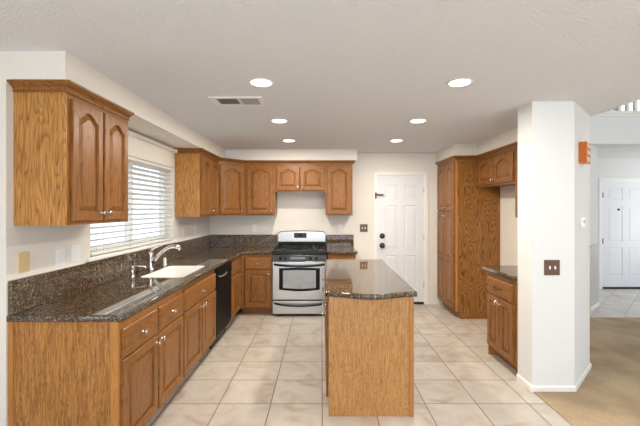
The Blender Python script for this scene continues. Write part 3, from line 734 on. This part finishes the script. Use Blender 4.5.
for z in (.9, 1.76): MB().box(ex0+.006, ex0+.032, 6.93, 6.945, z-.05, z+.05, .003).build('hinge', M_bronze_d, t)
MB().lathe(((ex0+ex1)/2-.13+.0, 6.945, 1.49), (0, -1, 0), [(0, .022), (.006, .022), (.01, .012), (.012, .004)], 14).build('peephole', M_bronze_d, lf)

# ------------------------------------------------------------------ ceiling fittings
def downlight(x, y, z, r, lit, label, group):
    t = thing('recessed_light', (x, y, z), label, 'ceiling light', group)
    mb = MB().lathe((x, y, z), (0, 0, -1), [(0, r), (.004, r), (.006, r-.006), (.004, r-.016), (0.001, r-.018)], 32); mb.build('trim_ring', M_trim, t)
    MB().lathe((x, y, z), (0, 0, -1), [(.001, r-.017), (.0045, r-.018), (.005, .002)], 32).build('lens', M_lens if lit else M_lens_off, t)
    if lit:
        d = bpy.data.lights.new('downlight_beam', 'AREA'); d.shape = 'DISK'; d.size = 2*r-.04; d.energy = LAMP_W; d.color = (1, .91, .77)
        o = bpy.data.objects.new('downlight_beam', d); o.location = (0, 0, -.008); COL.objects.link(o); o.parent = t
    return t
LB = {0: 'nearest lit', 1: 'middle lit', 2: 'farthest lit'}
for i, y in enumerate((2.58, 3.70, 4.77)):
    nm = ('largest and closest', 'middle', 'smallest and deepest')[i]
    downlight(-.42, y, ZC, .088, True, f'lit recessed ceiling light, {nm} of the row near the vent and sink', 'recessed ceiling lights')
    downlight(.965, y, ZC, .088, True, f'lit recessed ceiling light, {nm} of the row near the column', 'recessed ceiling lights')
downlight(-1.60, 3.62, ZS, .06, False, 'small unlit round light in the soffit above the sink', None)
vt = thing('ceiling_vent', (-.68, 3.02, ZC), 'white ceiling air vent with two dark slatted openings', 'air vent')
vx0, vx1, vy0, vy1 = -.89, -.47, 2.90, 3.13
mb = MB(); z0, z1 = ZC-.010, ZC-.0005; vm = (vx0+vx1)/2+.02
for a in ((vx0, vx1, vy0, vy0+.03), (vx0, vx1, vy1-.03, vy1), (vx0, vx0+.05, vy0+.03, vy1-.03), (vx1-.035, vx1, vy0+.03, vy1-.03), (vm-.012, vm+.012, vy0+.03, vy1-.03)): mb.box(a[0], a[1], a[2], a[3], z0, z1)
mb.build('vent_frame', M_trim, vt)
MB().box(vx0+.03, vx1-.03, vy0+.02, vy1-.02, ZC-.002, ZC-.0006).build('duct', M_ventdark, vt)
for a, b, sgn in ((vx0+.05, vm-.012, 1), (vm+.012, vx1-.035, -1)):
    mb = MB(); n = 9
    for i in range(n):
        x = a+(b-a)*(i+.5)/n; dx = .0065*sgn
        mb.loops([[Vector((x-dx, y, ZC-.0025)), Vector((x-dx+.0015, y, ZC-.0025)), Vector((x+dx+.0015, y, ZC-.0095)), Vector((x+dx, y, ZC-.0095))] for y in (vy0+.03, vy1-.03)], True, True)
    mb.build('louver', M_grey, vt)

# ------------------------------------------------------------------ wall plates
def plate_on(F, name, label, cat, w, h, m, kind, mi, group=None):
    """F: frame at the plate's centre"""
    t = thing(name, F(0, 0, 0), label, cat, group)
    MB().fbox(F, -w/2, w/2, -h/2, h/2, .0003, .006, .002).build('plate', m, t)
    if kind == 'outlet':
        for v in (-.02, .02): MB().fbox(F, -.016, .016, v-.014, v+.014, .0055, .008, .003).build('socket', mi, t)
    elif kind == 'toggle':
        MB().fbox(F, -.005, .005, -.012, .012, .0055, .014, .002).build('toggle', mi, t)
    elif kind == 'double':
        for u in (-.022, .022): MB().fbox(F, u-.006, u+.006, -.013, .013, .0055, .016, .002).build('toggle', mi, t)
    elif kind == 'rocker':
        MB().fbox(F, -.016, .016, -.033, .033, .0055, .009, .002).build('rocker', mi, t)
    elif kind == 'blank':
        for v in (-.045, .045): MB().lathe(F(0, v, .0055), F(0, 0, 1)-F(0, 0, 0), [(0, .004), (.001, .003)], 10).build('screw', mi, t)
    return t
FL = lambda y, z: frame((XL, y, z), (0, 1, 0), (1, 0, 0))
FBk = lambda x, z: frame((x, YB, z), (1, 0, 0), (0, -1, 0))
plate_on(FL(2.185, 1.185), 'wall_plate', 'almond blank wall plate over the near end of the backsplash', 'wall plate', .078, .118, M_almond, 'blank', M_almond)
plate_on(FL(2.49, 1.178), 'wall_switch', 'white rocker switch plate nearer the almond plate', 'light switch', .085, .118, M_plastic, 'rocker', M_plastic)
plate_on(FL(2.65, 1.185), 'electrical_outlet', 'white outlet plate beside the window sill', 'outlet', .10, .118, M_plastic, 'outlet', M_plastic)
plate_on(FL(4.68, 1.20), 'electrical_outlet', 'white outlet plate just past the blind near the corner', 'outlet', .08, .118, M_plastic, 'outlet', M_plastic)
plate_on(FL(5.15, 1.20), 'wall_switch', 'white switch plate closest to the counter corner', 'light switch', .08, .118, M_plastic, 'rocker', M_plastic)
plate_on(FBk(-1.06, 1.20), 'electrical_outlet', 'white outlet plate on the stove wall under the single door cabinet', 'outlet', .075, .118, M_plastic, 'outlet', M_plastic)
plate_on(FBk(.30, 1.21), 'electrical_outlet', 'white outlet plate over the short granite counter', 'outlet', .075, .118, M_plastic, 'outlet', M_plastic)
plate_on(FBk(.665, 1.20), 'wall_switch', 'square bronze switch plate beside the white back door', 'light switch', .122, .122, M_bronze, 'double', M_plastic)
plate_on(frame((1.888, CY0, 1.02), (1, 0, 0), (0, -1, 0)), 'wall_switch', 'square bronze double switch plate on the white column', 'light switch', .128, .125, M_bronze, 'double', M_plastic)
FC = lambda u, z: frame((CX1+u*r2, CY0+u*r2, z), (1, 1, 0), (1, -1, 0))
plate_on(frame((XR, 4.28, 1.13), (0, 1, 0), (-1, 0, 0)), 'electrical_outlet', 'white outlet plate in the empty fridge space', 'outlet', .075, .118, M_plastic, 'outlet', M_plastic)
# thermostat and door chime on the chamfered face of the column
th = thing('thermostat', FC(.26, 1.39)(0, 0, 0), 'small white thermostat on the angled face of the column', 'thermostat')
F = FC(.26, 1.385); MB().fbox(F, -.055, .055, -.045, .045, .0003, .022, .008).build('case', M_plastic, th)
MB().fbox(F, -.03, .03, -.008, .022, .0215, .0235, .001).build('screen', M_grey, th)
ch = thing('door_chime', FC(.235, 1.98)(0, 0, 0), 'orange wooden door chime box with cream grille on the angled column face', 'door chime')
F = FC(.235, 1.98); a = .085; hh = .088
mb = MB(); mb.fbox(F, -a, a, -hh, hh, .0003, .035, .002)
mb.fbox(F, -a, -a+.02, -hh, hh, .035, .058, .002); mb.fbox(F, a-.012, a, -hh, hh, .035, .058, .002)
for v in (-hh, -hh/3-.008, hh/3-.008, hh-.016): mb.fbox(F, -a+.02, a-.02, v, v+.012, .035, .056)
mb.build('case', M_chime, ch)
mb = MB()
for k in (-1, 0, 1): mb.fbox(F, -a+.022, a-.014, k*hh*.645-.019, k*hh*.645+.019, .0352, .0595, .003)
mb.build('grille_cloth', M_cream, ch)

# ------------------------------------------------------------------ loft railing
lr = thing('loft_railing', (4.7, 5.48, 2.925), 'white baluster railing along the loft edge above the entry', 'railing')
mb = MB(); mb.box(3.6, 5.5, 5.455, 5.505, 3.80, 3.86, .008); mb.build('handrail', M_trim, lr)
MB().box(3.6, 5.5, 5.46, 5.50, 2.926, 2.95).build('bottom_rail', M_trim, lr)
x = 3.7
while x < 5.45:
    MB().box(x-.02, x+.02, 5.462, 5.498, 2.95, 3.80).build('baluster', M_trim, lr); x += .118
